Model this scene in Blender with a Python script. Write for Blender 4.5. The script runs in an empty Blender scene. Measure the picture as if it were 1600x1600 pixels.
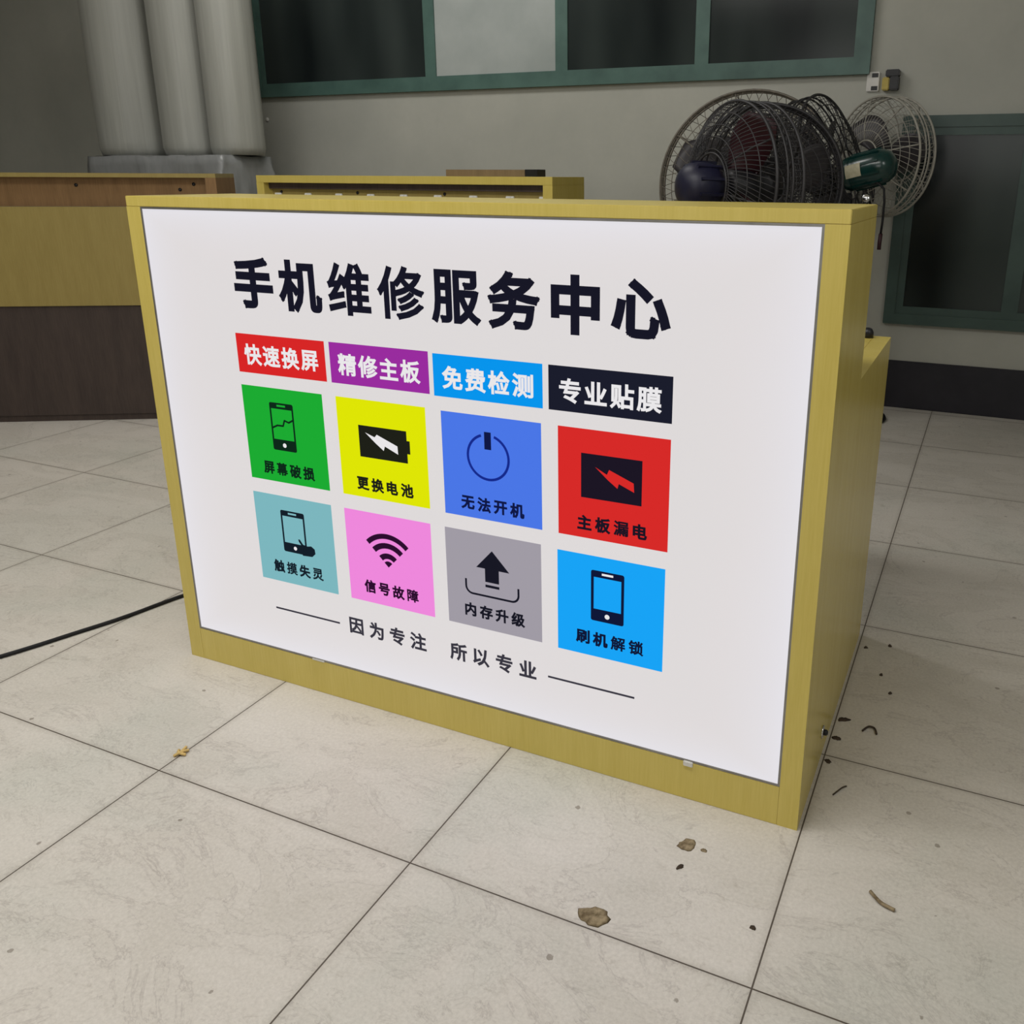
import bpy, bmesh, math, random
from mathutils import Vector, Matrix
from mathutils.geometry import delaunay_2d_cdt
random.seed(7)
scene = bpy.context.scene
COL = scene.collection
PI = math.pi

# ------------------------------------------------------------------ helpers
def lin(c):
    c = c / 255.0
    return c / 12.92 if c <= 0.04045 else ((c + 0.055) / 1.055) ** 2.4
def rgb(r, g, b, k=1.0):
    return (lin(r) * k, lin(g) * k, lin(b) * k, 1.0)

def new_mat(name, base=(.5, .5, .5, 1), rough=.5, metal=0, spec=.5):
    m = bpy.data.materials.new(name); m.use_nodes = True
    b = m.node_tree.nodes['Principled BSDF']
    b.inputs['Base Color'].default_value = base
    b.inputs['Roughness'].default_value = rough
    b.inputs['Metallic'].default_value = metal
    b.inputs['Specular IOR Level'].default_value = spec
    return m

class NT:
    def __init__(s, m): s.t = m.node_tree; s.n = s.t.nodes; s.b = s.n['Principled BSDF']
    def add(s, kind, **kw):
        n = s.n.new(kind)
        for k, v in kw.items(): setattr(n, k, v)
        return n
    def link(s, a, b): s.t.links.new(a, b)
    def val(s, sock, v):
        if hasattr(v, 'is_linked') or hasattr(v, 'links'): s.link(v, sock)
        else: sock.default_value = v
    def math(s, op, a, b=None, c=None):
        n = s.add('ShaderNodeMath', operation=op)
        s.val(n.inputs[0], a)
        if b is not None: s.val(n.inputs[1], b)
        if c is not None: s.val(n.inputs[2], c)
        return n.outputs[0]
    def ramp(s, fac, stops):
        n = s.add('ShaderNodeValToRGB'); e = n.color_ramp.elements
        while len(e) < len(stops): e.new(.5)
        for i, (p, c) in enumerate(stops): e[i].position = p; e[i].color = c
        s.link(fac, n.inputs[0]); return n.outputs[0]
    def noise(s, vec, scale, detail=4, rough=.55, dist=0):
        n = s.add('ShaderNodeTexNoise'); n.inputs['Scale'].default_value = scale
        n.inputs['Detail'].default_value = detail; n.inputs['Roughness'].default_value = rough
        n.inputs['Distortion'].default_value = dist
        if vec is not None: s.link(vec, n.inputs['Vector'])
        return n.outputs['Fac']
    def mapping(s, scale=(1, 1, 1), rot=(0, 0, 0), vec=None):
        if vec is None: vec = s.add('ShaderNodeTexCoord').outputs['Object']
        n = s.add('ShaderNodeMapping'); n.inputs['Scale'].default_value = scale; n.inputs['Rotation'].default_value = rot
        s.link(vec, n.inputs['Vector']); return n.outputs[0]
    def mix(s, fac, a, b, mode='MIX'):
        n = s.add('ShaderNodeMix', data_type='RGBA', blend_type=mode)
        s.val(n.inputs[0], fac); s.val(n.inputs[6], a); s.val(n.inputs[7], b)
        return n.outputs[2]
    def bump(s, h, strength=.2, dist=.002):
        n = s.add('ShaderNodeBump'); n.inputs['Strength'].default_value = strength; n.inputs['Distance'].default_value = dist
        s.link(h, n.inputs['Height']); s.link(n.outputs[0], s.b.inputs['Normal'])

def mottled(name, c1, c2, scale=8, rough=.5, spec=.4, stretch=(1, 1, 1), bump=0.1, metal=0):
    m = new_mat(name, rough=rough, spec=spec, metal=metal); t = NT(m)
    f = t.noise(t.mapping(stretch), scale, 5, .6)
    t.link(t.ramp(f, [(.3, c1), (.7, c2)]), t.b.inputs['Base Color'])
    if bump: t.bump(f, bump, .001)
    return m

# glowing printed film: colour comes from the lit sheet behind it
def film(name, r, g, b, k=.97):
    c = rgb(r, g, b); m = new_mat(name, tuple(x * .05 for x in c[:3]) + (1,), .5, 0, 0)
    n = m.node_tree.nodes['Principled BSDF']
    n.inputs['Emission Color'].default_value = c; n.inputs['Emission Strength'].default_value = k
    return m

M = {}
def make_wood(name, c1, c2, rough=.42):
    m = new_mat(name, rough=rough, spec=.4); t = NT(m)
    f = t.noise(t.mapping((60, 60, 3)), 4, 5, .65)
    g = t.noise(t.mapping((9, 9, 1.2)), 3, 3, .5)
    col = t.ramp(t.math('ADD', t.math('MULTIPLY', f, .6), t.math('MULTIPLY', g, .4)), [(.35, c1), (.65, c2)])
    t.link(col, t.b.inputs['Base Color']); t.bump(f, .06, .0006)
    return m
M['yellow'] = make_wood('yellow_laminate', rgb(202, 182, 92), rgb(212, 193, 106), .24)
M['olive'] = make_wood('dull_yellow_laminate', rgb(146, 128, 70), rgb(160, 142, 82))
M['brown'] = make_wood('raw_brown_board', rgb(124, 94, 58), rgb(148, 114, 74), .6)
M['darkbrown'] = make_wood('dark_brown_board', rgb(58, 48, 44), rgb(74, 62, 56), .6)
M['plank'] = make_wood('plank_brown', rgb(116, 98, 72), rgb(134, 114, 86), .6)
M['trim'] = mottled('grey_aluminium_trim', rgb(128, 126, 122), rgb(150, 148, 144), 20, .35, .5, metal=.6, bump=0)
M['chrome'] = new_mat('chrome', rgb(210, 210, 212), .18, 1)
M['black'] = mottled('black_plastic', rgb(18, 18, 22), rgb(30, 30, 34), 20, .4, .4)
M['rubber'] = mottled('black_rubber', rgb(16, 16, 18), rgb(28, 28, 30), 20, .6, .3)
M['whiteplastic'] = mottled('white_plastic', rgb(205, 203, 198), rgb(222, 220, 215), 15, .45, .4, bump=0)
M['yellowplastic'] = mottled('yellow_plastic', rgb(178, 158, 76), rgb(196, 176, 92), 15, .5, .4)
M['wire'] = mottled('dark_wire', rgb(34, 34, 38), rgb(52, 50, 52), 30, .5, .5, bump=0)
M['wirerust'] = mottled('grey_rusty_wire', rgb(92, 88, 80), rgb(126, 118, 106), 30, .5, .5, bump=0)
M['wirepale'] = mottled('pale_wire', rgb(140, 138, 128), rgb(160, 156, 146), 30, .5, .4, bump=0)
M['navy'] = mottled('navy_enamel', rgb(17, 18, 42), rgb(25, 26, 52), 14, .45, .5)
M['green'] = mottled('dark_green_enamel', rgb(12, 44, 42), rgb(18, 58, 54), 14, .22, .6, bump=0)
M['grey_enamel'] = mottled('grey_enamel', rgb(84, 84, 84), rgb(100, 100, 98), 14, .4, .5)
M['maroon'] = mottled('maroon_blade', rgb(44, 16, 24), rgb(58, 20, 30), 12, .45, .4)
M['greyblade'] = mottled('dark_grey_blade', rgb(50, 48, 52), rgb(68, 64, 66), 12, .45, .4)
M['labelcream'] = mottled('cream_label', rgb(170, 164, 138), rgb(196, 190, 164), 40, .5, .3, bump=0)
M['windowframe'] = mottled('green_window_frame', rgb(66, 92, 86), rgb(88, 118, 110), 4, .4, .4)
M['darkframe'] = mottled('dark_green_frame', rgb(52, 70, 66), rgb(66, 86, 80), 4, .4, .4)
M['led'] = new_mat('led_white', rgb(235, 235, 230), .4)
M['mud'] = mottled('dry_mud', rgb(84, 70, 50), rgb(160, 144, 116), 90, .9, .1, bump=.8)
M['speck'] = mottled('dark_crumb', rgb(58, 50, 46), rgb(86, 74, 62), 60, .9, .1)
M['straw'] = mottled('straw', rgb(196, 166, 104), rgb(214, 186, 124), 60, .8, .1)

# light box sheet: even glow, faintly brighter near the lamp edges
m = new_mat('backlit_acrylic', rgb(120, 118, 118), .25, 0, .3); t = NT(m)
sep = t.add('ShaderNodeSeparateXYZ'); t.link(t.add('ShaderNodeTexCoord').outputs['Generated'], sep.inputs[0])
ex = t.math('ABSOLUTE', t.math('SUBTRACT', sep.outputs[0], .5)); ez = t.math('ABSOLUTE', t.math('SUBTRACT', sep.outputs[2], .5))
edge = t.math('MAXIMUM', ex, ez)
soft = t.noise(t.mapping((1, 1, 1)), 2.2, 2, .4)
e2 = t.math('ADD', t.math('MULTIPLY', t.math('POWER', t.math('MULTIPLY', edge, 2), 10), .75), t.math('MULTIPLY', soft, .3))
t.link(t.ramp(e2, [(.05, rgb(229, 225, 225)), (.28, rgb(232, 227, 228)), (1, rgb(238, 236, 243))]), t.b.inputs['Emission Color'])
t.b.inputs['Emission Strength'].default_value = .86; t.b.inputs['Base Color'].default_value = rgb(70, 70, 70)
M['panel'] = m

# vinyl tile floor
S, OX, OY = .5785, .2858, -.3418
m = new_mat('marbled_vinyl_tiles', rough=.5, spec=.35); t = NT(m)
oc = t.add('ShaderNodeTexCoord').outputs['Object']
sp = t.add('ShaderNodeSeparateXYZ'); t.link(oc, sp.inputs[0])
u = t.math('DIVIDE', t.math('SUBTRACT', sp.outputs[0], OX), S); v = t.math('DIVIDE', t.math('SUBTRACT', sp.outputs[1], OY), S)
def edge_d(a):
    f = t.math('FRACT', a); return t.math('MULTIPLY', t.math('MINIMUM', f, t.math('SUBTRACT', 1.0, f)), S)
d = t.math('MINIMUM', edge_d(u), edge_d(v))
cmb = t.add('ShaderNodeCombineXYZ'); t.link(t.math('FLOOR', u), cmb.inputs[0]); t.link(t.math('FLOOR', v), cmb.inputs[1])
wn = t.add('ShaderNodeTexWhiteNoise', noise_dimensions='3D'); t.link(cmb.outputs[0], wn.inputs['Vector'])
off = t.add('ShaderNodeVectorMath', operation='SCALE'); t.link(wn.outputs['Color'], off.inputs[0]); off.inputs['Scale'].default_value = 20
ad = t.add('ShaderNodeVectorMath', operation='ADD'); t.link(oc, ad.inputs[0]); t.link(off.outputs[0], ad.inputs[1])
vec = ad.outputs[0]
vm = t.mapping((1, 1.7, 1), (0, 0, .5), vec)
n1 = t.noise(vm, 3.2, 7, .66, .9); n2 = t.noise(vm, 24, 6, .68, .8); n3 = t.noise(oc, 1.6, 4, .6, .5); n4 = t.noise(vm, 9, 5, .65, 1.4)
base = t.ramp(n1, [(.25, rgb(192, 186, 176)), (.5, rgb(205, 199, 190)), (.75, rgb(212, 206, 198))])
def vein(n, lvl, sharp): return t.math('SUBTRACT', 1.0, t.math('MINIMUM', 1.0, t.math('MULTIPLY', t.math('ABSOLUTE', t.math('SUBTRACT', n, lvl)), sharp)))
base = t.mix(t.math('MULTIPLY', vein(n1, .47, 90), t.math('MULTIPLY', n2, .75)), base, rgb(148, 138, 134))
base = t.mix(t.math('MULTIPLY', vein(n4, .55, 60), t.math('MULTIPLY', t.ramp(n3, [(.4, (0, 0, 0, 1)), (.65, (1, 1, 1, 1))]), .4)), base, rgb(140, 130, 122))
base = t.mix(t.math('MULTIPLY', t.ramp(n2, [(.60, (0, 0, 0, 1)), (.74, (1, 1, 1, 1))]), .38), base, rgb(134, 120, 104))
base = t.mix(t.math('MULTIPLY', t.ramp(n3, [(.5, (0, 0, 0, 1)), (.7, (1, 1, 1, 1))]), .38), base, rgb(176, 182, 172))
gr = t.noise(oc, 160, 3, .7)
base = t.mix(.16, base, t.ramp(gr, [(.3, rgb(120, 110, 100)), (.7, rgb(235, 230, 220))]))
st = t.add('ShaderNodeTexVoronoi'); st.inputs['Scale'].default_value = 16; t.link(vec, st.inputs['Vector'])
spot = t.math('LESS_THAN', t.math('ADD', st.outputs['Distance'], t.math('MULTIPLY', n2, .25)), .19)
sep2 = t.add('ShaderNodeSeparateColor'); t.link(st.outputs['Color'], sep2.inputs[0])
spot = t.math('MULTIPLY', spot, t.math('GREATER_THAN', sep2.outputs[0], .66))
base = t.mix(t.math('MULTIPLY', spot, .6), base, rgb(104, 92, 78))
grout = t.math('LESS_THAN', d, .0013)
halo = t.math('MULTIPLY', t.math('SUBTRACT', 1.0, t.math('MINIMUM', 1.0, t.math('DIVIDE', d, .014))), .22)
base = t.mix(halo, base, rgb(120, 110, 98))
base = t.mix(grout, base, rgb(84, 75, 66))
t.link(base, t.b.inputs['Base Color'])
t.bump(t.math('ADD', t.math('MULTIPLY', gr, .1), t.math('SUBTRACT', 0.0, grout)), .25, .001)
M['floor'] = m

m = new_mat('painted_grey_wall', rough=.85, spec=.15); t = NT(m)
a = t.noise(t.mapping(), 1.4, 5, .6); b2 = t.noise(t.mapping(), 30, 3, .6)
t.link(t.mix(t.math('MULTIPLY', b2, .2), t.ramp(a, [(.3, rgb(170, 171, 163)), (.7, rgb(186, 186, 177))]), rgb(150, 150, 142)), t.b.inputs['Base Color'])
t.bump(b2, .15, .002)
M['wall'] = m
M['ceiling'] = mottled('white_ceiling', rgb(196, 194, 188), rgb(206, 204, 198), 3, .9, .1)
M['skirting'] = mottled('dark_skirting', rgb(30, 30, 38), rgb(46, 44, 52), 5, .5, .4)
# window glass: opaque tinted panes, the dim view behind painted into their colour
m = new_mat('tinted_glass', rgb(40, 48, 48), .16, 0, .22); t = NT(m)
t.link(t.ramp(t.noise(t.mapping((1.5, 1, .4)), 1.6, 2, .4), [(.35, rgb(26, 32, 33)), (.7, rgb(66, 74, 72))]), t.b.inputs['Base Color'])
M['glass'] = m
M['paleglass'] = mottled('frosted_glass', rgb(150, 158, 156), rgb(176, 182, 180), 2, .3, .4, bump=0)

# cloudy plastic wrap
def wrap(name, c, alpha, rough, st):
    m = new_mat(name, rough=rough, spec=.5); t = NT(m)
    f = t.noise(t.mapping(st), 9, 5, .6, .5)
    t.link(t.ramp(f, [(.3, tuple(x * .8 for x in c[:3]) + (1,)), (.75, c)]), t.b.inputs['Base Color'])
    t.bump(f, .35, .006); t.b.inputs['Alpha'].default_value = alpha
    return m
M['foam'] = wrap('wrapped_foam', rgb(172, 173, 166), 1, .4, (3.2, 3.2, .12))
M['filmwrap'] = wrap('clear_wrap', rgb(158, 160, 160), .9, .25, (2, 2, .7))

# ------------------------------------------------------------------ mesh builder
class MB:
    def __init__(s): s.v = []; s.f = []; s.mi = []; s.sm = []
    def add(s, verts, faces, mi=0, smooth=False, xf=None):
        o = len(s.v)
        s.v += [tuple(xf @ Vector(p)) if xf is not None else tuple(p) for p in verts]
        for f in faces: s.f.append([i + o for i in f]); s.mi.append(mi); s.sm.append(smooth)
        return s
    def box(s, a, b, mi=0, xf=None, bevel=.0):
        x0, y0, z0 = a; x1, y1, z1 = b
        if bevel:
            bm = bmesh.new(); bmesh.ops.create_cube(bm, size=1)
            for w in bm.verts: w.co = Vector(((x0 + x1) / 2 + w.co.x * (x1 - x0), (y0 + y1) / 2 + w.co.y * (y1 - y0), (z0 + z1) / 2 + w.co.z * (z1 - z0)))
            bmesh.ops.bevel(bm, geom=list(bm.edges), offset=bevel, segments=2, affect='EDGES')
            bm.verts.index_update()
            s.add([w.co[:] for w in bm.verts], [[w.index for w in f.verts] for f in bm.faces], mi, False, xf); bm.free(); return s
        V = [(x, y, z) for x in (x0, x1) for y in (y0, y1) for z in (z0, z1)]
        return s.add(V, [(0, 1, 3, 2), (4, 6, 7, 5), (0, 4, 5, 1), (2, 3, 7, 6), (0, 2, 6, 4), (1, 5, 7, 3)], mi, False, xf)
    def tube(s, pts, r, seg=6, mi=0, closed=False, xf=None):
        pts = [Vector(p) for p in pts]; n = len(pts); V = []; F = []
        for i, p in enumerate(pts):
            a = pts[(i - 1) % n] if (closed or i > 0) else p
            b = pts[(i + 1) % n] if (closed or i < n - 1) else p
            d = (b - a).normalized()
            ref = Vector((0, 0, 1)) if abs(d.z) < .9 else Vector((1, 0, 0))
            x = d.cross(ref).normalized(); y = d.cross(x)
            for k in range(seg):
                q = 2 * PI * k / seg; V.append(p + x * (r * math.cos(q)) + y * (r * math.sin(q)))
        for i in range(n if closed else n - 1):
            j = (i + 1) % n
            for k in range(seg): F.append((i * seg + k, i * seg + (k + 1) % seg, j * seg + (k + 1) % seg, j * seg + k))
        if not closed: F.append(tuple(range(seg))[::-1]); F.append(tuple((n - 1) * seg + k for k in range(seg)))
        return s.add(V, F, mi, True, xf)
    def lathe(s, prof, seg=32, mi=0, xf=None, smooth=True):   # profile of (radius, height) about z
        V = []; F = []
        for r, h in prof:
            for k in range(seg): V.append((r * math.cos(2 * PI * k / seg), r * math.sin(2 * PI * k / seg), h))
        for i in range(len(prof) - 1):
            for k in range(seg): F.append((i * seg + k, i * seg + (k + 1) % seg, (i + 1) * seg + (k + 1) % seg, (i + 1) * seg + k))
        F.append(tuple(range(seg))[::-1]); F.append(tuple((len(prof) - 1) * seg + k for k in range(seg)))
        return s.add(V, F, mi, smooth, xf)
    def prism(s, poly, a0, a1, axis='x', mi=0):               # polygon swept along an axis
        n = len(poly)
        def P(q, a): return (a, q[0], q[1]) if axis == 'x' else ((q[0], a, q[1]) if axis == 'y' else (q[0], q[1], a))
        V = [P(q, a0) for q in poly] + [P(q, a1) for q in poly]
        F = [tuple(range(n)), tuple(range(n, 2 * n))[::-1]] + [(i, (i + 1) % n, n + (i + 1) % n, n + i) for i in range(n)]
        return s.add(V, F, mi)
    def flat(s, poly, y, mi=0):                               # polygon (x, z) on the plane y, facing -y
        ar = sum(poly[i][0] * poly[(i + 1) % len(poly)][1] - poly[(i + 1) % len(poly)][0] * poly[i][1] for i in range(len(poly)))
        if ar < 0: poly = poly[::-1]
        return s.add([(x, y, z) for x, z in poly], [tuple(range(len(poly)))], mi)
    def strip(s, pts, w, y, mi=0, closed=False):              # flat stroke of width w
        n = len(pts); h = w / 2
        for i in range(n if closed else n - 1):
            a = Vector(pts[i]); b = Vector(pts[(i + 1) % n]); d = (b - a).normalized(); e = d * (h * .35); q = Vector((-d.y, d.x)) * h
            a2, b2_ = a - e, b + e
            s.flat([tuple(a2 - q), tuple(b2_ - q), tuple(b2_ + q), tuple(a2 + q)], y, mi)
        return s
    def mesh(s, name, mats, normals=True):
        me = bpy.data.meshes.new(name); me.from_pydata(s.v, [], s.f)
        for k in (mats if isinstance(mats, (list, tuple)) else [mats]): me.materials.append(k)
        me.polygons.foreach_set('material_index', s.mi); me.polygons.foreach_set('use_smooth', s.sm)
        if normals:
            bm = bmesh.new(); bm.from_mesh(me); bmesh.ops.recalc_face_normals(bm, faces=bm.faces); bm.to_mesh(me); bm.free()
        me.update(); return me
    def obj(s, name, mats, parent=None, label=None, normals=True, xf=None):
        return put(name, s.mesh(name, mats, normals), parent, label, xf)

WORLD = {}
def put(name, me, parent=None, label=None, xf=None):
    o = bpy.data.objects.new(name, me); COL.objects.link(o)
    w = xf if xf is not None else Matrix()
    if parent is not None:
        o.parent = parent; o.matrix_basis = WORLD[parent].inverted() @ w
    else: o.matrix_basis = w
    WORLD[o] = w
    if label: o['label'] = label
    return o
def thing(name, label, cat, loc=(0, 0, 0), group=None):
    o = bpy.data.objects.new(name, None); COL.objects.link(o); o.location = loc; o.empty_display_size = .1
    WORLD[o] = Matrix.Translation(loc); tag(o, label, cat, group); return o
def tag(o, label, cat, group=None):
    o['label'] = label; o['category'] = cat
    if group: o['group'] = group
    return o
def struct(o): o['kind'] = 'structure'; return o
def centre(o):                                               # origin of a single-mesh thing to its base
    vs = [v.co for v in o.data.vertices]
    c = Vector((sum(v.x for v in vs) / len(vs), sum(v.y for v in vs) / len(vs), min(v.z for v in vs)))
    o.data.transform(Matrix.Translation(-c)); o.location = c; WORLD[o] = Matrix.Translation(c); return o

# ------------------------------------------------------------------ Chinese lettering
GLYPH = {}
def glyph(ch):
    if ch in GLYPH: return GLYPH[ch]
    c = bpy.data.curves.new('letter', 'FONT'); c.body = ch; c.size = 1; c.resolution_u = 3; c.fill_mode = 'NONE'
    o = bpy.data.objects.new('letter', c); COL.objects.link(o); bpy.context.view_layer.update()
    me = bpy.data.meshes.new_from_object(o.evaluated_get(bpy.context.evaluated_depsgraph_get()))
    pts = [(v.co.x, v.co.y) for v in me.vertices]; nb = {}
    for e in me.edges:
        a, b = e.vertices; nb.setdefault(a, []).append(b); nb.setdefault(b, []).append(a)
    bpy.data.objects.remove(o); bpy.data.curves.remove(c); bpy.data.meshes.remove(me)
    loops, seen = [], set()
    for i in range(len(pts)):
        if i in seen or i not in nb: continue
        lp = [i]; seen.add(i); cur = i
        nx = i + 1 if (i + 1) in nb[i] else nb[i][0]
        while nx not in seen:
            lp.append(nx); seen.add(nx); cur = nx
            c2 = [q for q in nb[cur] if q not in seen]
            if not c2: break
            nx = c2[0]
        if len(lp) > 2: loops.append([pts[k] for k in lp])
    GLYPH[ch] = loops; return loops
def winding(p, loops):
    w = 0
    for lp in loops:
        n = len(lp)
        for i in range(n):
            x0, y0 = lp[i]; x1, y1 = lp[(i + 1) % n]
            if (y0 <= p[1]) != (y1 <= p[1]):
                x = x0 + (p[1] - y0) * (x1 - x0) / (y1 - y0)
                if x > p[0]: w += 1 if y1 > y0 else -1
    return w
def letters(mb, text, xs, zc, em, bolds, y, mi=0, emz=None):
    """each character centred at xs[i], zc; outline thickened by bold"""
    emz = emz or em
    for ci, (ch, xc) in enumerate(zip(text, xs)):
        bold = bolds[ci] if isinstance(bolds, (list, tuple)) else bolds
        loops = glyph(ch); allp = [p for lp in loops for p in lp]
        x0, x1 = min(p[0] for p in allp), max(p[0] for p in allp); y0, y1 = min(p[1] for p in allp), max(p[1] for p in allp)
        cx, cy = (x0 + x1) / 2, (y0 + y1) / 2
        vs, es = [], []
        for lp in loops:
            o = len(vs); vs += [Vector(p) for p in lp]; es += [(o + i, o + (i + 1) % len(lp)) for i in range(len(lp))]
        rv, re_, rf, *_ = delaunay_2d_cdt(vs, es, [], 0, 1e-5)
        keep = []
        for f in rf:
            g = sum((rv[i] for i in f), Vector((0, 0))) / len(f)
            if winding(g, loops) != 0: keep.append(tuple(f))
        T = lambda p: (xc + (p[0] - cx) * em, zc + (p[1] - cy) * emz)
        mb.add([(T(p)[0], y, T(p)[1]) for p in rv], keep, mi)
        if bold > 0:
            for lp in loops:
                Q = [T(p) for p in lp]; n = len(Q)
                for i in range(n):
                    a = Vector(Q[i]); b = Vector(Q[(i + 1) % n])
                    if (b - a).length < 1e-6: continue
                    d_ = (b - a).normalized(); q = Vector((-d_.y, d_.x)) * bold
                    pa = a - Vector(Q[i - 1]); nb_ = Vector(Q[(i + 2) % n]) - b
                    ka = 1 if pa.length > 1e-6 and d_.dot(pa.normalized()) < .8 else .15
                    kb = 1 if nb_.length > 1e-6 and d_.dot(nb_.normalized()) < .8 else .15
                    a2, b2 = a - d_ * (bold * ka), b + d_ * (bold * kb)
                    mb.flat([tuple(a2 - q), tuple(b2 - q), tuple(b2 + q), tuple(a2 + q)], y, mi)

# ------------------------------------------------------------------ room shell
YW = 3.2
def shell(name, a, b, mat): return struct(MB().box(a, b).obj(name, mat))
shell('floor', (-6.2, -4.6, -.1), (3.0, YW, 0), M['floor'])
shell('wall_back', (-6.2, YW, -.1), (3.0, YW + .2, 3.1), M['wall'])
shell('wall_left', (-6.4, -4.6, -.1), (-6.2, YW + .2, 3.1), M['wall'])
shell('wall_right', (3.0, -4.6, -.1), (3.2, YW + .2, 3.1), M['wall'])
shell('wall_front', (-6.4, -4.8, -.1), (3.2, -4.6, 3.1), M['wall'])
shell('ceiling', (-6.4, -4.8, 3.1), (3.2, YW + .2, 3.2), M['ceiling'])
struct(MB().box((-6.2, YW - .012, 0), (3.0, YW, .235), bevel=.003).obj('baseboard_back', M['skirting']))

def window(name, x0, x1, z0, z1, divs, fr, frame_mat, panes, sill=None):
    t = bpy.data.objects.new(name, None); COL.objects.link(t); t.location = ((x0 + x1) / 2, YW, z0); WORLD[t] = Matrix.Translation(t.location)
    struct(t)
    f = MB(); y0, y1 = YW - .03, YW
    f.box((x0, y0, z0), (x1, y1, z0 + fr)); f.box((x0, y0, z1 - fr), (x1, y1, z1))
    f.box((x0, y0, z0 + fr), (x0 + fr, y1, z1 - fr)); f.box((x1 - fr, y0, z0 + fr), (x1, y1, z1 - fr))
    o = f.obj('window_frame', frame_mat, t); struct(o)
    ed = [x0 + fr] + list(divs) + [x1 - fr]
    for i, g in enumerate(panes):
        a, b = ed[i], ed[i + 1]; s = MB(); w = .035
        s.box((a, y0 + .006, z0 + fr), (b, y1 - .003, z0 + fr + w)); s.box((a, y0 + .006, z1 - fr - w), (b, y1 - .003, z1 - fr))
        s.box((a, y0 + .006, z0 + fr + w), (a + w, y1 - .003, z1 - fr - w)); s.box((b - w, y0 + .006, z0 + fr + w), (b, y1 - .003, z1 - fr - w))
        so = s.obj('sash', frame_mat, t); struct(so)
        p = MB().box((a + w, y0 + .014, z0 + fr + w), (b - w, y0 + .018, z1 - fr - w)).obj('pane', g, so); struct(p)
    return t
window('window_1', -2.64, 1.0, 1.542, 2.75, (-1.37, -.56, .2), .04, M['windowframe'], [M['glass'], M['paleglass'], M['glass'], M['glass']])
window('window_2', 1.17, 2.3, .417, 1.36, (1.72,), .05, M['darkframe'], [M['glass'], M['glass']])

# ------------------------------------------------------------------ main counter
W, D, DU, H, HD = 1.4362, .7622, .284, 1.05, .7497
TT, TL, TR, TB = .0207, .0385, .0357, .0798
def counter(root, x0, y0, H, W, tt, tl, tr, tb, wood, xf=None, hd=HD):
    """board carcass shared by the counters: returns nothing, adds parts under root"""
    X = xf or Matrix.Translation((x0, y0, 0))
    prof = [(0, 0), (D, 0), (D, hd), (DU, hd), (DU, H - tt), (0, H - tt)]
    MB().box((0, 0, H - tt), (W, DU, H), bevel=.0012).obj('top_board', wood, root, xf=X)
    MB().prism(prof, 0, tl).obj('side_panel', wood, root, xf=X)
    MB().prism(prof, W - tr, W).obj('side_panel', wood, root, xf=X)
    MB().box((tl, .0, 0), (W - tr, .02, tb), bevel=.0008).obj('bottom_rail', wood, root, xf=X)
    MB().box((tl, DU - .018, hd), (W - tr, DU, H - tt)).obj('rear_board', wood, root, xf=X)
    MB().box((tl, DU - .018, hd - .022), (W - tr, D, hd), bevel=.001).obj('desk_top', wood, root, xf=X)
    MB().box((tl, .18, tb), (W - tr, .198, hd - .022)).obj('inner_board', wood, root, xf=X)
    return X

main = thing('service_counter', 'yellow wood phone repair counter with a large glowing white sign front', 'counter', (W / 2, D / 2, 0))
counter(main, 0, 0, H, W, TT, TL, TR, TB, M['yellow'])
g = .004
x0, x1, z0, z1 = TL + g, W - TR - g, TB + g, H - TT - g
panel = MB().box((x0, .0015, z0), (x1, .0055, z1)).obj('light_panel', M['panel'], main, 'backlit white sign sheet')
tr = MB()
for a, b in (((TL, 0, TB), (W - TR, .006, z0)), ((TL, 0, z1), (W - TR, .006, H - TT)), ((TL, 0, z0), (x0, .006, z1)), ((x1, 0, z0), (W - TR, .006, z1))): tr.box(a, b)
tr.obj('panel_trim', M['trim'], panel)
YP = .0015
y1_, y2_, y3_ = YP - .0004, YP - .0007, YP - .0010
ink = film('film_ink', 24, 24, 38)
inkgrey = film('film_grey_ink', 58, 56, 66)
white = film('film_white', 232, 230, 232)
mb = MB(); letters(mb, '手机维修服务中心', [.3165 + .1152 * i for i in range(8)], .8905, .100, (.0042, .0037, .0028, .0025, .0031, .0037, .0042, .0042), y1_, emz=.0985)
mb.obj('heading_lettering', ink, panel, 'large black heading characters', normals=False)
def rect(a, b, c, d): return [(a, c), (b, c), (b, d), (a, d)]
for xa, xb, zc, txt, col, lab in ((.2552, .4780, .7435, '快速换屏', (214, 38, 38), 'red banner with white characters'), (.4893, .7140, .7435, '精修主板', (152, 44, 158), 'purple banner with white characters'),
                             (.7235, .9460, .7435, '免费检测', (8, 148, 236), 'sky blue banner with white characters'), (.9573, 1.1813, .7435, '专业贴膜', (27, 29, 44), 'black banner with white characters')):
    mb = MB(); dz = 0
    mb.flat(rect(xa, xb, .7105 if xa < .7 else .7088, .7895 if xa < .7 else .7873), y1_, 0)
    letters(mb, txt, [xa + .0405 + .0478 * i for i in range(4)], .7485 if xa < .7 else .7455, .0435, .0013, y2_, 1)
    mb.obj('service_banner', [film('film_banner', *col), white], panel, lab, normals=False)

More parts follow.
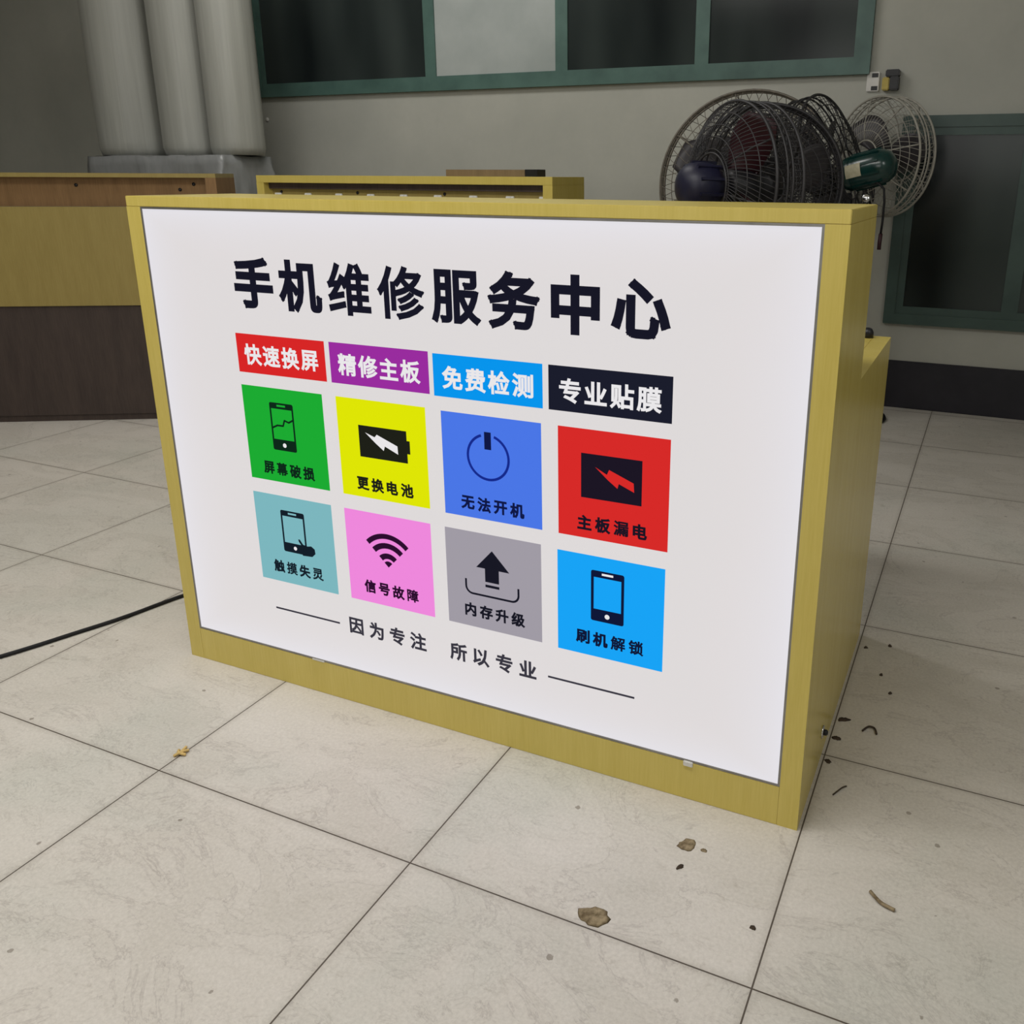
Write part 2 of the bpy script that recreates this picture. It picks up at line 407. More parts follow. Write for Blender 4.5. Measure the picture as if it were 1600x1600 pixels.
def arc(cx, cz, r0, r1, a0, a1, n=24):
    o = [(cx + r1 * math.cos(a0 + (a1 - a0) * i / n), cz + r1 * math.sin(a0 + (a1 - a0) * i / n)) for i in range(n + 1)]
    return o + [(cx + r0 * math.cos(a1 - (a1 - a0) * i / n), cz + r0 * math.sin(a1 - (a1 - a0) * i / n)) for i in range(n + 1)]
def arcstrip(mb, cx, cz, r0, r1, a0, a1, y, mi, n=32):
    for i in range(n):
        p, q = a0 + (a1 - a0) * i / n, a0 + (a1 - a0) * (i + 1) / n
        mb.flat([(cx + r0 * math.cos(p), cz + r0 * math.sin(p)), (cx + r1 * math.cos(p), cz + r1 * math.sin(p)), (cx + r1 * math.cos(q), cz + r1 * math.sin(q)), (cx + r0 * math.cos(q), cz + r0 * math.sin(q))], y, mi)
def disc(cx, cz, r, n=20): return [(cx + r * math.cos(2 * PI * i / n), cz + r * math.sin(2 * PI * i / n)) for i in range(n)]
def phone(mb, xa, xb, za, zb, top, bot, side, y, speak):
    r = .004
    def rr(x0, x1, z0, z1, lo, hi):
        p = []
        for cx, cz, a, on in ((x0, z0, PI, lo), (x1, z0, 1.5 * PI, lo), (x1, z1, 0, hi), (x0, z1, .5 * PI, hi)):
            if not on: p.append((cx, cz)); continue
            ox = cx + (r if cx == x0 else -r); oz = cz + (r if cz == z0 else -r)
            p += [(ox + r * math.cos(a + PI / 2 * k / 4), oz + r * math.sin(a + PI / 2 * k / 4)) for k in range(5)]
        return p
    mb.flat(rr(xa, xb, za, za + bot, True, False), y, 1); mb.flat(rr(xa, xb, zb - top, zb, False, True), y, 1)
    mb.flat(rect(xa, xa + side, za + bot, zb - top), y, 1); mb.flat(rect(xb - side, xb, za + bot, zb - top), y, 1)
    c = (xa + xb) / 2
    mb.flat(rect(c - .011, c + .011, zb - top * .62, zb - top * .3), y3_, speak)
    mb.flat(disc(c, za + bot * .5, bot * .2), y3_, 2)

def ic_green(mb):
    phone(mb, .3245, .3855, .554, .6543, .0125, .0235, .0042, y2_, 0)
    mb.strip([(.3265, .6003), (.3408, .6068), (.3559, .6071), (.3604, .6190), (.371, .6156), (.3845, .6225)], .0038, y2_, 1)
def bolt(mb, pts, mi): mb.flat(pts, y3_, mi)
def ic_yellow(mb):
    mb.flat(rect(.545, .6565, .5685, .6325), y2_, 1); mb.flat(rect(.6565, .6632, .5875, .6135), y2_, 1)
    bolt(mb, [(.5606, .619), (.5826, .6117), (.5878, .6176), (.6346, .6001), (.6353, .5837), (.6053, .5963), (.6021, .5869), (.5835, .6002)], 2)
def ic_blue(mb):
    c, z = .8333, .6045; b = math.acos(.0135 / .043)
    arcstrip(mb, c, z, .0400, .0450, PI - b, 2 * PI + b, y2_, 3, 48)
    mb.flat(rect(.8264, .8404, .6195, .6525), y2_, 1)
def ic_red(mb):
    mb.flat(rect(1.019, 1.132, .5578, .6388), y2_, 1)
    bolt(mb, [(1.0455, .6165), (1.0677, .6054), (1.0717, .6147), (1.1171, .5968), (1.1183, .5804), (1.0899, .592), (1.0876, .5829), (1.0695, .5961)], 0)
def ic_teal(mb):
    phone(mb, .3235, .3866, .3275, .4215, .0125, .0215, .0045, y2_, 0)
    mb.flat([(.3647, .3606), (.3690, .3616), (.3769, .3510), (.3883, .3490), (.3983, .3510), (.407, .3454), (.4080, .3353), (.3990, .3270), (.374, .3253), (.3659, .3378), (.3728, .3473), (.3661, .3559)], y2_, 1)
def ic_pink(mb):
    c, z = .5942, .3405
    for r0, r1 in ((.0615, .0725), (.0408, .0528), (.0185, .0305)): arcstrip(mb, c, z, r0, r1, PI / 4, 3 * PI / 4, y2_, 1, 20)
    mb.flat([(c, z)] + [(c + .0135 * math.cos(PI / 4 + PI / 2 * i / 8), z + .0135 * math.sin(PI / 4 + PI / 2 * i / 8)) for i in range(9)], y2_, 1)
def ic_grey(mb):
    mb.flat([(.8349, .4205), (.7995, .3818), (.8185, .3818), (.8185, .3545), (.8487, .3545), (.8487, .3818), (.8715, .3818)], y2_, 1)
    mb.flat(rect(.8185, .8490, .3435, .3490), y2_, 1)
    r = .0145; xa, xb, zb_ = .7755, .8900, .3245
    p = [(xa, .3530)] + [(xa + r + r * math.cos(PI + PI / 2 * k / 6), zb_ + r + r * math.sin(PI + PI / 2 * k / 6)) for k in range(7)] + \
        [(xb - r + r * math.cos(1.5 * PI + PI / 2 * k / 6), zb_ + r + r * math.sin(1.5 * PI + PI / 2 * k / 6)) for k in range(7)] + [(xb, .3530)]
    mb.strip(p, .0042, y2_, 1)
def ic_cyan(mb): phone(mb, 1.0388, 1.1030, .3233, .423, .0130, .0240, .0055, y2_, 2)
tiles = [(.2555, .684, '屏幕破损', (28, 170, 50), (14, 40, 26), ic_green, 'green tile with cracked phone icon'), (.4953, .684, '更换电池', (222, 229, 6), (30, 32, 24), ic_yellow, 'yellow tile with charging battery icon'),
         (.7358, .682, '无法开机', (74, 118, 230), (16, 24, 70), ic_blue, 'blue tile with power button icon'), (.9746, .682, '主板漏电', (214, 42, 40), (28, 22, 36), ic_red, 'red tile with bolt screen icon'),
         (.2540, .453, '触摸失灵', (124, 182, 190), (20, 30, 40), ic_teal, 'teal tile with touched phone icon'), (.4935, .453, '信号故障', (238, 136, 220), (44, 14, 46), ic_pink, 'pink tile with wireless signal icon'),
         (.7325, .453, '内存升级', (160, 155, 165), (24, 24, 36), ic_grey, 'grey tile with upload arrow icon'), (.9720, .450, '刷机解锁', (24, 163, 246), (16, 24, 56), ic_cyan, 'bright blue tile with phone icon')]
for xa, zt, txt, col, dk, fn, lab in tiles:
    mb = MB(); mb.flat(rect(xa, xa + .2062, zt - .2000, zt), y1_, 0); fn(mb)
    letters(mb, txt, [xa + .0510 + .0348 * i for i in range(4)], zt - .1712 if zt > .6 else zt - .1638, .0285, [.0009 if ch in '漏幕障摸解锁灵' else .0012 for ch in txt], y2_, 1)
    mb.obj('service_tile', [film('film_tile', *col), film('film_tile_ink', *dk), white, film('film_ring', 22, 42, 140)], panel, lab, normals=False)
mb = MB(); letters(mb, '因为专注', [.5000 + .0517 * i for i in range(4)], .1880, .0395, .0013, y1_)
mb.obj('slogan_lettering', inkgrey, panel, 'left half of the small dark slogan', normals=False)
mb = MB(); letters(mb, '所以专业', [.7508 + .0519 * i for i in range(4)], .1872, .0395, .0013, y1_)
mb.obj('slogan_lettering', inkgrey, panel, 'right half of the small dark slogan', normals=False)
MB().flat(rect(.282, .4565, .1832, .1874), y1_).obj('rule_line', inkgrey, panel, 'thin dark line left of the slogan')
MB().flat(rect(.950, 1.1266, .1809, .1851), y1_).obj('rule_line', inkgrey, panel, 'thin dark line right of the slogan')
MB().box((1.225, -.003, .071), (1.243, .001, .0815), bevel=.0012).obj('white_mark', M['whiteplastic'], main, 'small white chip under the sign')  # small block for a chipped bit of the sign sheet
MB().box((.372, -.001, .078), (.405, .001, .0822), bevel=.0006).obj('white_mark', M['whiteplastic'], main, 'thin white scratch under the sign')  # thin bar standing in for a scratch
jx = Matrix.Translation((W, .209, .069)) @ Matrix.Rotation(PI / 2, 4, 'Y')
pj = MB().lathe([(.013, 0), (.013, .003), (.011, .004), (.008, .004), (.007, .002)], 24, xf=jx).obj('power_socket', M['chrome'], main, 'small chrome socket low on the side')
MB().lathe([(.006, .002), (.006, .009), (.003, .012)], 16, xf=jx).obj('socket_plug', M['black'], pj)
# small black cable end on the desk behind the tall front
k = MB().lathe([(.013, 0), (.013, .012), (.009, .02), (.004, .022)], 16, xf=Matrix.Translation((1.388, .735, HD))).obj('cable_grommet', M['black'])
tag(centre(k), 'small black knob on the low rear desk of the glowing counter', 'knob')

# ------------------------------------------------------------------ counter standing behind
YB, XB, HB = 1.75, -1.342, 1.088
back = thing('service_counter', 'yellow wood counter with an empty sign opening, standing behind the glowing counter', 'counter', (XB + W / 2, YB + D / 2, 0))
XT = counter(back, XB, YB, HB, W, .030, .040, .040, .08, M['yellow'])
MB().box((.040, .05, .08), (W - .040, .065, HB - .030)).obj('lamp_board', M['olive'], back, 'raw board at the back of the sign opening', xf=XT)
MB().box((.040, .030, HB - .055), (W - .040, .05, HB - .030)).obj('shade_strip', M['darkbrown'], back, 'dark strip standing in for the shade under the top board', xf=XT)  # dark bar put in for the shade below the top board
mods = [.075 + .165 * i for i in range(8)] + [1.375]
for j in range(4):
    for i, xx in enumerate(mods):
        l = MB(); z = HB - .080 - .2 * j
        l.box((xx - .018, .042, z - .008), (xx + .018, .05, z + .008), bevel=.002); l.lathe([(.006, 0), (.005, .004)], 10, xf=Matrix.Translation((xx, .042, z)) @ Matrix.Rotation(PI / 2, 4, 'X'))
        l.obj('lamp_module', M['led'], back, xf=XT)
for xx in (.09, .50, .93):
    MB().lathe([(.007, 0), (.005, .004)], 10, xf=Matrix.Translation((xx, .05, HB - .068)) @ Matrix.Rotation(PI / 2, 4, 'X')).obj('screw', M['black'], back, xf=XT)
# plank lying on it
pk = thing('plank', 'brown plank with a dark end lying on top of the rear counter', 'plank', (-.25, YB + .13, HB))
MB().box((-.435, YB + .10, HB + .0005), (-.075, YB + .17, HB + .026), bevel=.001).obj('board', M['plank'], pk)
MB().box((-.075, YB + .10, HB + .0005), (-.02, YB + .17, HB + .027), bevel=.001).obj('end_cap', M['black'], pk, 'black end of the plank')

# ------------------------------------------------------------------ counter at far left
A = math.radians(30); P0 = Vector((-1.89, 1.445, 0))
ud = Vector((math.cos(A), math.sin(A), 0)); org = P0 + ud * (.455 - W)
XL = Matrix.Translation(org) @ Matrix.Rotation(A, 4, 'Z')
lc = thing('service_counter', 'dull brown unfinished counter at far left beside the glowing counter', 'counter', tuple(XL @ Vector((W / 2, D / 2, 0))))
HL = 1.094
prof = [(0, 0), (D, 0), (D, HD), (DU, HD), (DU, HL - .018), (0, HL - .018)]
MB().box((0, 0, HL - .018), (W, DU, HL), bevel=.001).obj('top_board', M['olive'], lc, xf=XL)
MB().prism(prof, 0, .045).obj('side_panel', M['brown'], lc, xf=XL)
MB().prism(prof, W - .045, W).obj('side_panel', M['brown'], lc, xf=XL)
MB().box((.045, .0, .53), (W - .045, .02, .955), bevel=.001).obj('front_board', M['olive'], lc, 'olive yellow board across the front', xf=XL)
MB().box((.045, .012, .03), (W - .045, .03, .528)).obj('lower_board', M['darkbrown'], lc, 'dark brown lower board', xf=XL)
MB().box((.045, .02, 0), (W - .045, .04, .03)).obj('plinth', M['darkbrown'], lc, xf=XL)
MB().box((.045, .05, .955), (W - .045, .07, HL - .018)).obj('inner_board', M['brown'], lc, 'bare brown board inside the sign opening', xf=XL)
MB().box((.045, DU - .02, HD - .02), (W - .045, D, HD)).obj('desk_top', M['olive'], lc, xf=XL)
for xx, z in ((W - .11, HL - .045), (W - .17, HL - .068), (W - .6, HL - .05)):
    MB().lathe([(.008, 0), (.006, .004)], 10, xf=Matrix.Translation((xx, .05, z)) @ Matrix.Rotation(PI / 2, 4, 'X')).obj('screw', M['black'], lc, xf=XL)

# ------------------------------------------------------------------ wrapped rolls on a wrapped bundle
def crumple(mb_fn, amp, scale, sub):
    bm = bmesh.new(); mb_fn(bm)
    from mathutils import noise
    for v in bm.verts:
        n = noise.noise_vector(v.co * scale); n2 = noise.noise_vector(v.co * scale * 2.7 + Vector((5, 1, 3)))
        v.co += Vector((n.x, n.y, n.z * .5)) * amp + n2 * amp * .5
    return bm
def bundle_fn(bm):
    bmesh.ops.create_cube(bm, size=1)
    bmesh.ops.subdivide_edges(bm, edges=bm.edges[:], cuts=24, use_grid_fill=True)
    for v in bm.verts:
        x, y, z = v.co
        k = 1 - .05 * max(0, z * 2) ** 6
        v.co = Vector((-2.66 + x * 1.06 * k, 2.53 + y * .38 * k, .595 + z * 1.185))
bm = crumple(bundle_fn, .022, 7, 1)
for v in bm.verts: v.co.z = max(.002, min(v.co.z, 1.189))
me = bpy.data.meshes.new('wrapped_bundle'); bm.to_mesh(me); bm.free(); me.materials.append(M['filmwrap'])
for p in me.polygons: p.use_smooth = True
o = put('wrapped_bundle', me); tag(centre(o), 'tall grey bundle wrapped in crinkled plastic film beside the rear wall', 'bundle')
for cx, r, lab in ((-2.975, .205, 'wide grey plastic-wrapped roll standing at the far left'), (-2.545, .158, 'grey plastic-wrapped roll standing between two other rolls'), (-2.218, .142, 'pale plastic-wrapped roll standing nearest the window corner')):
    bm = bmesh.new(); seg, rows = 48, 30; top = 2.35; zb = 1.19
    ring = []
    for j in range(rows + 1):
        f = j / rows; rr = r * (1 - .06 * (1 if j in (0, rows) else 0))
        ring.append([bm.verts.new((rr * math.cos(2 * PI * k / seg) * (1 + .012 * math.sin(5 * k + cx * 9)), rr * math.sin(2 * PI * k / seg), zb + (top - zb) * f)) for k in range(seg)])
    for j in range(rows):
        for k in range(seg): bm.faces.new((ring[j][k], ring[j][(k + 1) % seg], ring[j + 1][(k + 1) % seg], ring[j + 1][k]))
    bm.faces.new(ring[0][::-1]); bm.faces.new(ring[-1])
    me = bpy.data.meshes.new('wrapped_roll'); bm.to_mesh(me); bm.free(); me.materials.append(M['foam'])
    for p in me.polygons: p.use_smooth = len(p.vertices) == 4
    o = put('wrapped_roll', me, None, None, Matrix.Translation((cx, 2.55, 0))); tag(o, lab, 'roll', 'wrapped rolls in the rear corner')
    vs = o.data.vertices
    o.data.transform(Matrix.Translation((0, 0, -zb))); o.matrix_basis = Matrix.Translation((cx, 2.55, zb))

# ------------------------------------------------------------------ fans
def guard_mesh(R, front, wires, rw, rr, mat):
    """wire basket about the z axis (air blows to +z)"""
    b = MB(); s = 1 if front else -1
    z0 = .045 * s; zc = (.105 if front else .115) * s; rc = .07 if front else .095
    circ = lambda r, z, n=72: [(r * math.cos(2 * PI * k / n), r * math.sin(2 * PI * k / n), z) for k in range(n)]
    b.tube(circ(R, z0), rr, 6, closed=True)
    b.tube(circ(R, z0 * .2), rr * .7, 6, closed=True)
    def pz(r): q = max(0, (R - r) / (R - rc)); return z0 + (zc - z0) * (1 - (1 - min(1, q)) ** 2.2)
    for q in (.86, .72, .58, .44): b.tube(circ(R * q, pz(R * q)), rw * 1.4, 5, closed=True)
    b.tube(circ(rc, zc), rr * .7, 6, closed=True)
    for i in range(wires):
        a = 2 * PI * i / wires; pts = [(R * math.cos(a), R * math.sin(a), z0 * .2)]
        for k in range(9):
            r = R + (rc - R) * k / 8; a2 = a + .35 * (k / 8) * s
            pts.append((r * math.cos(a2), r * math.sin(a2), pz(r)))
        b.tube(pts, rw, 4)
    for i in range(8):                                        # heavier ribs
        a = 2 * PI * i / 8 + .2
        b.tube([(r * math.cos(a), r * math.sin(a), pz(r) - .003 * s) for r in (R, R * .8, R * .6, R * .4, rc)], rr * .6, 5)
    return b.mesh('guard', mat)
def blade_mesh(R, mat):
    b = MB(); V = []; F = []; nr, nc = 9, 7
    for i in range(nr):
        f = i / (nr - 1); r = .04 + (R * .90 - .04) * f
        half = .68 * (.20 + .46 * math.sin(PI * min(1, .25 + .62 * f))) * (1 - .35 * f ** 6)
        for j in range(nc):
            c = j / (nc - 1) - .5; a = c * 2 * half + .25 * f
            V.append((r * math.cos(a), r * math.sin(a), c * .085 * (1 - .35 * f)))
    n = len(V); V += [(x, y, z - .003) for x, y, z in V]
    for i in range(nr - 1):
        for j in range(nc - 1):
            q = (i * nc + j, i * nc + j + 1, (i + 1) * nc + j + 1, (i + 1) * nc + j)
            F.append(q); F.append(tuple(k + n for k in q[::-1]))
    rim = [j for j in range(nc)] + [i * nc + nc - 1 for i in range(1, nr)] + [(nr - 1) * nc + j for j in range(nc - 2, -1, -1)] + [i * nc for i in range(nr - 2, 0, -1)]
    for i in range(len(rim)): a, c = rim[i], rim[(i + 1) % len(rim)]; F.append((a, c, c + n, a + n))
    b.add(V, F, 0, True); return b.mesh('blade', mat)
def fan(label, C, axis, R, wires, wire_mat, motor_mat, blade_mat, motor_k=1.0, roll=0, rw=.0016, knob=False, plate=False, mshift=0, mr=1.0):
    C = Vector(C); a = Vector(axis).normalized()
    up = Vector((0, 0, 1)); x = up.cross(a).normalized(); y = a.cross(x)
    Rm = Matrix((x, y, a)).transposed().to_4x4(); X = Matrix.Translation(C) @ Rm
    mc = C - a * (.17 * motor_k)                               # motor centre
    sc_ = mc + a * mshift
    base = Vector((sc_.x, sc_.y, 0))
    root = thing('pedestal_fan', label, 'fan', tuple(base), 'industrial fans behind the counter')
    put('rear_guard', guard_mesh(R, False, wires, rw, .0052, wire_mat), root, None, X)
    put('front_guard', guard_mesh(R, True, wires, rw, .0052, wire_mat), root, None, X)
    bl = blade_mesh(R, blade_mat)
    for i in range(3): put('blade', bl, root, None, X @ Matrix.Rotation(roll + 2 * PI * i / 3, 4, 'Z'))
    MB().lathe([(.02, .05), (.045, .045), (.052, .02), (.052, -.05), (.03, -.055)], 28).obj('hub', M['black'], root, xf=X)
    k = motor_k
    g_ = k * mr
    mm = MB().lathe([(.04 * g_, -.085), (.070 * g_, -.095), (.083 * g_, -.115), (.086 * g_, -.14), (.086 * g_, -.205 * k), (.080 * g_, -.232 * k), (.060 * g_, -.255 * k), (.030 * g_, -.266 * k), (.01 * g_, -.268 * k)], 36)
    for i in range(10):
        q = 2 * PI * i / 10; mm.box((-.004, .079 * g_, -.225 * k), (.004, .090 * g_, -.12 * k), xf=Matrix.Rotation(q, 4, 'Z'))
    mo = mm.obj('motor_housing', motor_mat, root, xf=X)
    if plate:
        pl = MB(); n = 8
        for i in range(n):
            q0, q1 = -.35 + .7 * i / n, -.35 + .7 * (i + 1) / n
            pl.add([(.0915 * g_ * math.cos(q), .0915 * g_ * math.sin(q), z) for q in (q0, q1) for z in (-.125, -.185)], [(0, 1, 3, 2)], 0, True)
        tv = (Vector((1.6, -1.3, 1.6)) - mc).normalized(); pang = math.atan2(tv.dot(y), tv.dot(x))   # plate turned towards the room
        pl.obj('rating_plate', M['labelcream'], mo, 'cream rating plate', xf=X @ Matrix.Rotation(pang, 4, 'Z'))
    # yoke, knob, pole, foot
    yb = sc_ + Vector((0, 0, -.115 * k))
    MB().box((-.02, -.03, -.03), (.02, .03, .06), xf=Matrix.Translation(yb), bevel=.006).obj('tilt_bracket', M['black'], root)
    kn = MB().lathe([(.006, 0), (.006, .02), (.017, .022), (.017, .036), (.012, .04)], 16, xf=Matrix.Translation((mc + Vector((.01, -.03, -.10 * k)) if knob else yb + Vector((.02, -.02, -.01)))) @ Matrix.Rotation(math.radians(75), 4, 'X')).obj('tilt_knob', M['chrome'] if knob else M['black'], root)
    MB().lathe([(.019, .02), (.019, .55), (.014, .555), (.014, yb.z - .02)], 20, xf=Matrix.Translation(base)).obj('pole', M['rubber'], root)
    MB().lathe([(.17, 0), (.175, .006), (.17, .018), (.06, .035), (.03, .06), (.02, .065)], 40, xf=Matrix.Translation(base)).obj('foot', M['rubber'], root)
    return root, mc, X

EYE = Vector((1.6251, -1.3139, 1.0935))
def towards(p): return (EYE - Vector(p)).normalized()
c = (.575, 2.78, 1.05); v = towards(c); fan('pedestal fan with large grey wire cage facing forward, hindmost at left of the dark fans', c, (v.x - .12, v.y, .02), .402, 56, M['wirerust'], M['grey_enamel'], M['greyblade'], rw=.0013, roll=.4)
c = (.905, 1.40, 1.06); fan('dark caged pedestal fan seen from behind with navy motor and maroon blades', c, (.66, .74, -.03), .242, 90, M['wire'], M['navy'], M['maroon'], .80, roll=1.7, rw=.0013)
c = (.878, 1.79, 1.065); v = towards(c); fan('dark caged pedestal fan facing forward between the navy and green motors', c, (v.x + .05, v.y, .05), .255, 80, M['wire'], M['black'], M['greyblade'], roll=.2, rw=.0014)
vd = -towards((1.1, 2.3, 1.1)); rt = Vector((vd.y, -vd.x, 0)).normalized()
c = (.958, 2.43, 1.076); ax = .35 * vd + .937 * (-.97 * rt + Vector((0, 0, -.25)))
root4, mc4, X4 = fan('tilted dark caged pedestal fan with glossy green motor nearest the right end', c, ax, .322, 64, M['wire'], M['green'], M['greyblade'], 1.12, rw=.0013, knob=True, plate=2.6, mshift=.08, mr=.70)
c = (1.12, 2.95, 1.175); v = towards(c); fan('pale wire caged pedestal fan close to the rear wall below the socket', c, (v.x - .95, v.y - .1, 0), .25, 60, M['wirepale'], M['grey_enamel'], M['greyblade'], .7, rw=.0011, mshift=.18)

# cord with a brown plug hanging off the green fan
hp = mc4 + Vector((.073, -.06, -.07))
cd = MB().tube([mc4 + Vector((.02, -.03, -.045)), mc4 + Vector((.05, -.055, -.05)), hp, hp + Vector((.006, -.002, -.05)), hp + Vector((.006, -.002, -.12)), hp + Vector((.004, -.002, -.165))], .0045, 8).obj('power_cord', M['rubber'], root4)
MB().tube([hp + Vector((.004, -.002, -.165)), hp + Vector((.003, -.002, -.20)), hp + Vector((.003, -.002, -.225))], .0075, 8).obj('plug', M['maroon'], cd, 'dark reddish plug')

# ------------------------------------------------------------------ wall socket and plugs
so = thing('wall_socket', 'white wall socket high on the rear wall above the pale fan', 'socket', (1.018, YW, 1.47))
MB().box((.990, YW - .012, 1.468), (1.046, YW, 1.552), bevel=.003).obj('face_plate', M['whiteplastic'], so)
for z in (1.537, 1.482): MB().box((1.012, YW - .014, z - .009), (1.040, YW - .011, z + .009), bevel=.001).obj('socket_hole', M['black'], so)
o = MB().box((1.062, YW - .04, 1.470), (1.094, YW, 1.525), bevel=.004).obj('plug_adapter', M['yellowplastic']); tag(centre(o), 'small dull yellow plug adapter beside the white wall socket', 'plug')
pb = MB(); pb.box((1.075, YW - .05, 1.526), (1.135, YW, 1.556), bevel=.004); pb.box((1.096, YW - .05, 1.470), (1.135, YW, 1.527), bevel=.004)
o = pb.obj('power_adapter', M['black']); tag(centre(o), 'black power adapter around the yellow plug on the rear wall', 'adapter')
o = MB().lathe([(.013, 0), (.013, .003), (.007, .008)], 16, xf=Matrix.Translation((-2.602, YW, 1.415)) @ Matrix.Rotation(PI / 2, 4, 'X')).obj('wall_fleck', M['whiteplastic']); tag(centre(o), 'small round white fleck on the wall below the window corner', 'fleck')  # white disc for a pale fleck on the wall

# ------------------------------------------------------------------ cable and litter on the floor
pts = [(-1.0, -.9, .005), (-.62, -.55, .005), (-.42, -.25, .005), (-.33, -.03, .005), (-.297, .066, .005), (-.278, .145, .005), (-.259, .215, .005), (-.225, .30, .005), (-.15, .40, .005), (-.06, .46, .006), (-.012, .47, .012)]
def smooth(p, n=6):
    out = []
    P = [Vector(q) for q in p]
    for i in range(len(P) - 1):
        a, b, c_, d_ = P[max(0, i - 1)], P[i], P[i + 1], P[min(len(P) - 1, i + 2)]
        for k in range(n):
            t_ = k / n; out.append(.5 * ((2 * b) + (c_ - a) * t_ + (2 * a - 5 * b + 4 * c_ - d_) * t_ ** 2 + (3 * b - a - 3 * c_ + d_) * t_ ** 3))
    return out + [P[-1]]
o = MB().tube(smooth(pts), .005, 8).obj('power_cable', M['rubber']); tag(centre(o), 'thin black cable on the floor left of the glowing counter', 'cable')
def clump(name, x, y, r, h, mat, label, cat, group=None, seed=0, sx=1, rot=0):
    rnd = random.Random(seed); b = MB(); n = 18; V = []; F = []
    rad = [r * (1 + .16 * math.sin(2 * PI * k_ / n * 2 + seed) + .10 * math.sin(2 * PI * k_ / n * 3 + 2 * seed) + rnd.uniform(-.16, .16)) for k_ in range(n)]
    for lv, (k, z) in enumerate(((1, 0), (.86, h * .5), (.5, h), (.2, h * .8))):
        for i in range(n):
            q = 2 * PI * i / n; rr = rad[i] * k * (1 + rnd.uniform(-.08, .08)); px, py = rr * math.cos(q) * sx, rr * math.sin(q)
            V.append((x + px * math.cos(rot) - py * math.sin(rot), y + px * math.sin(rot) + py * math.cos(rot), .0003 + z * (1 + rnd.uniform(-.3, .3))))
    for j in range(3):
        for i in range(n): F.append((j * n + i, j * n + (i + 1) % n, (j + 1) * n + (i + 1) % n, (j + 1) * n + i))
    F.append(tuple(range(n))[::-1]); F.append(tuple(3 * n + i for i in range(n)))
    b.add(V, F, 0, True); o = b.obj(name, mat); return tag(centre(o), label, cat, group)
clump('mud_clump', 1.188, -.317, .020, .0035, M['mud'], 'larger brown mud clump on a tile joint nearest the camera', 'dirt', 'mud clumps', 3, 1.15, .5)
clump('mud_clump', 1.272, -.113, .0135, .0025, M['mud'], 'smaller brown mud clump in front of the counter corner', 'dirt', 'mud clumps', 5, 1.2, .2)
clump('mud_clump', 1.302, -.113, .005, .002, M['mud'], 'tiny mud clump right beside the smaller brown one', 'dirt', 'mud clumps', 8)
crumbs = ((1.458, .372, .009, 1.6, .4, 'long dark crumb on the joint beside the counter side, hindmost of three'), (1.455, .30, .008, 1.4, .2, 'long dark crumb beside the counter side next to the chrome socket, middle of three'),
          (1.452, .217, .006, 1.3, 0, 'dark crumb beside the counter side where two tile joints cross'), (1.512, .732, .006, 1, 0, 'round dark crumb right of the counter, hindmost and away from its side'),
          (1.509, .587, .005, 1, 0, 'round dark crumb right of the counter, middle of a loose row'), (1.536, .516, .005, 1, 0, 'round dark crumb right of the counter, nearest of a loose row above the curled shaving'),
          (1.46, .70, .005, 1, 0, 'round dark crumb close to the rear bottom corner of the counter side'), (1.418, -.238, .005, 1, 0, 'dark crumb on the bare tile left of the joint below the counter corner'),
          (1.277, -.166, .005, 1.8, 1.2, 'slim dark crumb just in front of the smaller mud clump'))
for i, (x, y, r, sx, rot, lab) in enumerate(crumbs):
    clump('dirt_crumb', x, y, r * .8, .004, M['speck'], lab, 'dirt', 'dirt crumbs', 20 + i, sx, rot)
o = MB().tube(smooth([(1.500, .345, .003), (1.510, .362, .005), (1.522, .362, .004), (1.528, .345, .003)]), .0022, 6).obj('wood_shaving', M['speck']); tag(centre(o), 'dark curled shaving on the floor right of the counter', 'shaving')
o = MB().tube(smooth([(1.478, .120, .002), (1.490, .145, .003), (1.497, .155, .002)]), .0015, 6).obj('wood_shaving', M['speck']); tag(centre(o), 'thin straight dark shaving beside the counter front corner', 'shaving')
o = MB().tube(smooth([(1.572, -.092, .003), (1.59, -.110, .004), (1.612, -.116, .003)]), .003, 6).obj('wood_shaving', M['mud']); tag(centre(o), 'brown sliver on the floor at lower right', 'shaving')
sw = MB()
for p in ([(.272, -.282, .002), (.283, -.292, .006), (.297, -.288, .003)], [(.278, -.30, .002), (.287, -.290, .007), (.290, -.275, .003)], [(.283, -.291, .003), (.279, -.27, .004)]): sw.tube(smooth(p), .0028, 6)
o = sw.obj('straw_scrap', M['straw']); tag(centre(o), 'small curled yellow straw scrap on a tile joint at lower left', 'scrap')

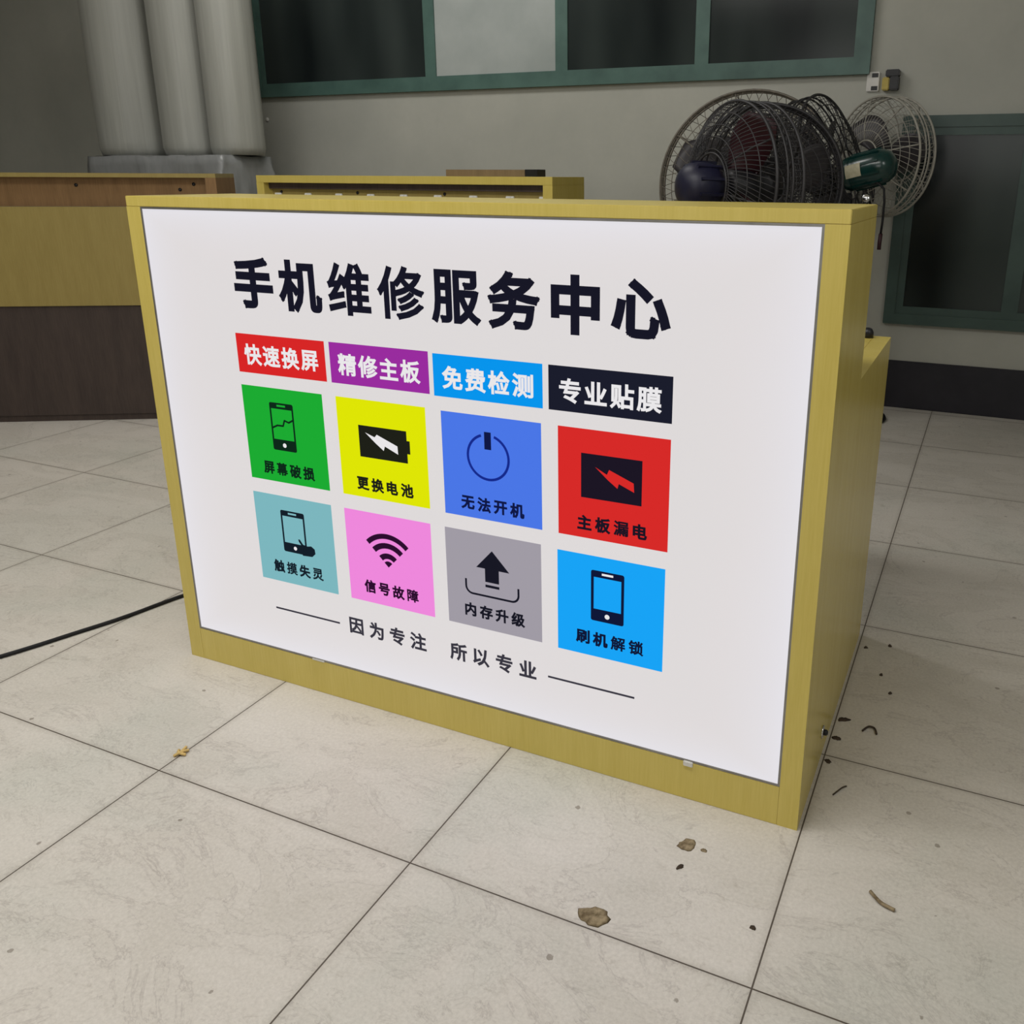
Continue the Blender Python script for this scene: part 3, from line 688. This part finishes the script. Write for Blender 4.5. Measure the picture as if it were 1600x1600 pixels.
# ------------------------------------------------------------------ light
def area(name, loc, target, sx, sy, power, col=(1, 1, 1)):
    l = bpy.data.lights.new(name, 'AREA'); l.shape = 'RECTANGLE'; l.size = sx; l.size_y = sy; l.energy = power; l.color = col
    o = bpy.data.objects.new(name, l); COL.objects.link(o); o.location = loc
    o.rotation_euler = (Vector(target) - Vector(loc)).to_track_quat('-Z', 'Y').to_euler(); return o
area('ceiling_or_fill_light', (.15, -.75, 2.75), (.15, -.75, 0), 2.4, .5, 46, (1, .985, .95))
area('ceiling_or_fill_light', (-2.2, -.2, 3.0), (-2.2, -.2, 0), 1.4, .4, 12, (1, .99, .97))
area('ceiling_or_fill_light', (-1.0, 1.6, 3.0), (-.6, 3.0, .8), 1.7, .4, 22, (1, .98, .95))  # added fill from above, lifts the rear wall
area('front_fill', (.6, -4.3, 1.9), (.5, 0, .8), 3.2, 1.5, 33, (1, .985, .95))  # unseen fill added behind the camera to lift the fronts and rear wall
area('side_fill', (2.9, -.6, 2.3), (1.44, .3, .6), .5, 1.2, 14, (1, .985, .96))  # unseen fill added to brighten the right side of the counter
wd = bpy.data.worlds.new('world'); scene.world = wd; wd.use_nodes = True
wd.node_tree.nodes['Background'].inputs[0].default_value = (.9, .95, 1, 1); wd.node_tree.nodes['Background'].inputs[1].default_value = .05

# ------------------------------------------------------------------ camera
yaw, pit, rol = -.4183, -.3026, .0051
f = Vector((math.sin(yaw) * math.cos(pit), math.cos(yaw) * math.cos(pit), math.sin(pit)))
r0 = Vector((math.cos(yaw), -math.sin(yaw), 0)); u0 = r0.cross(f)
r_ = r0 * math.cos(rol) + u0 * math.sin(rol); u_ = -r0 * math.sin(rol) + u0 * math.cos(rol)
cam = bpy.data.cameras.new('camera'); co = bpy.data.objects.new('camera', cam); COL.objects.link(co)
mw = Matrix((r_, u_, -f)).transposed().to_4x4(); mw.translation = EYE; co.matrix_world = mw
cam.sensor_width = 36; cam.lens = 1378.7358 / 1600 * 36
cam.shift_x = (800 - 925.9299) / 1600; cam.shift_y = (704.8451 - 800) / 1600
cam.clip_start = .02
scene.camera = co
scene.view_settings.view_transform = 'Standard'; scene.view_settings.look = 'None'
scene.view_settings.exposure = 0; scene.view_settings.gamma = 1
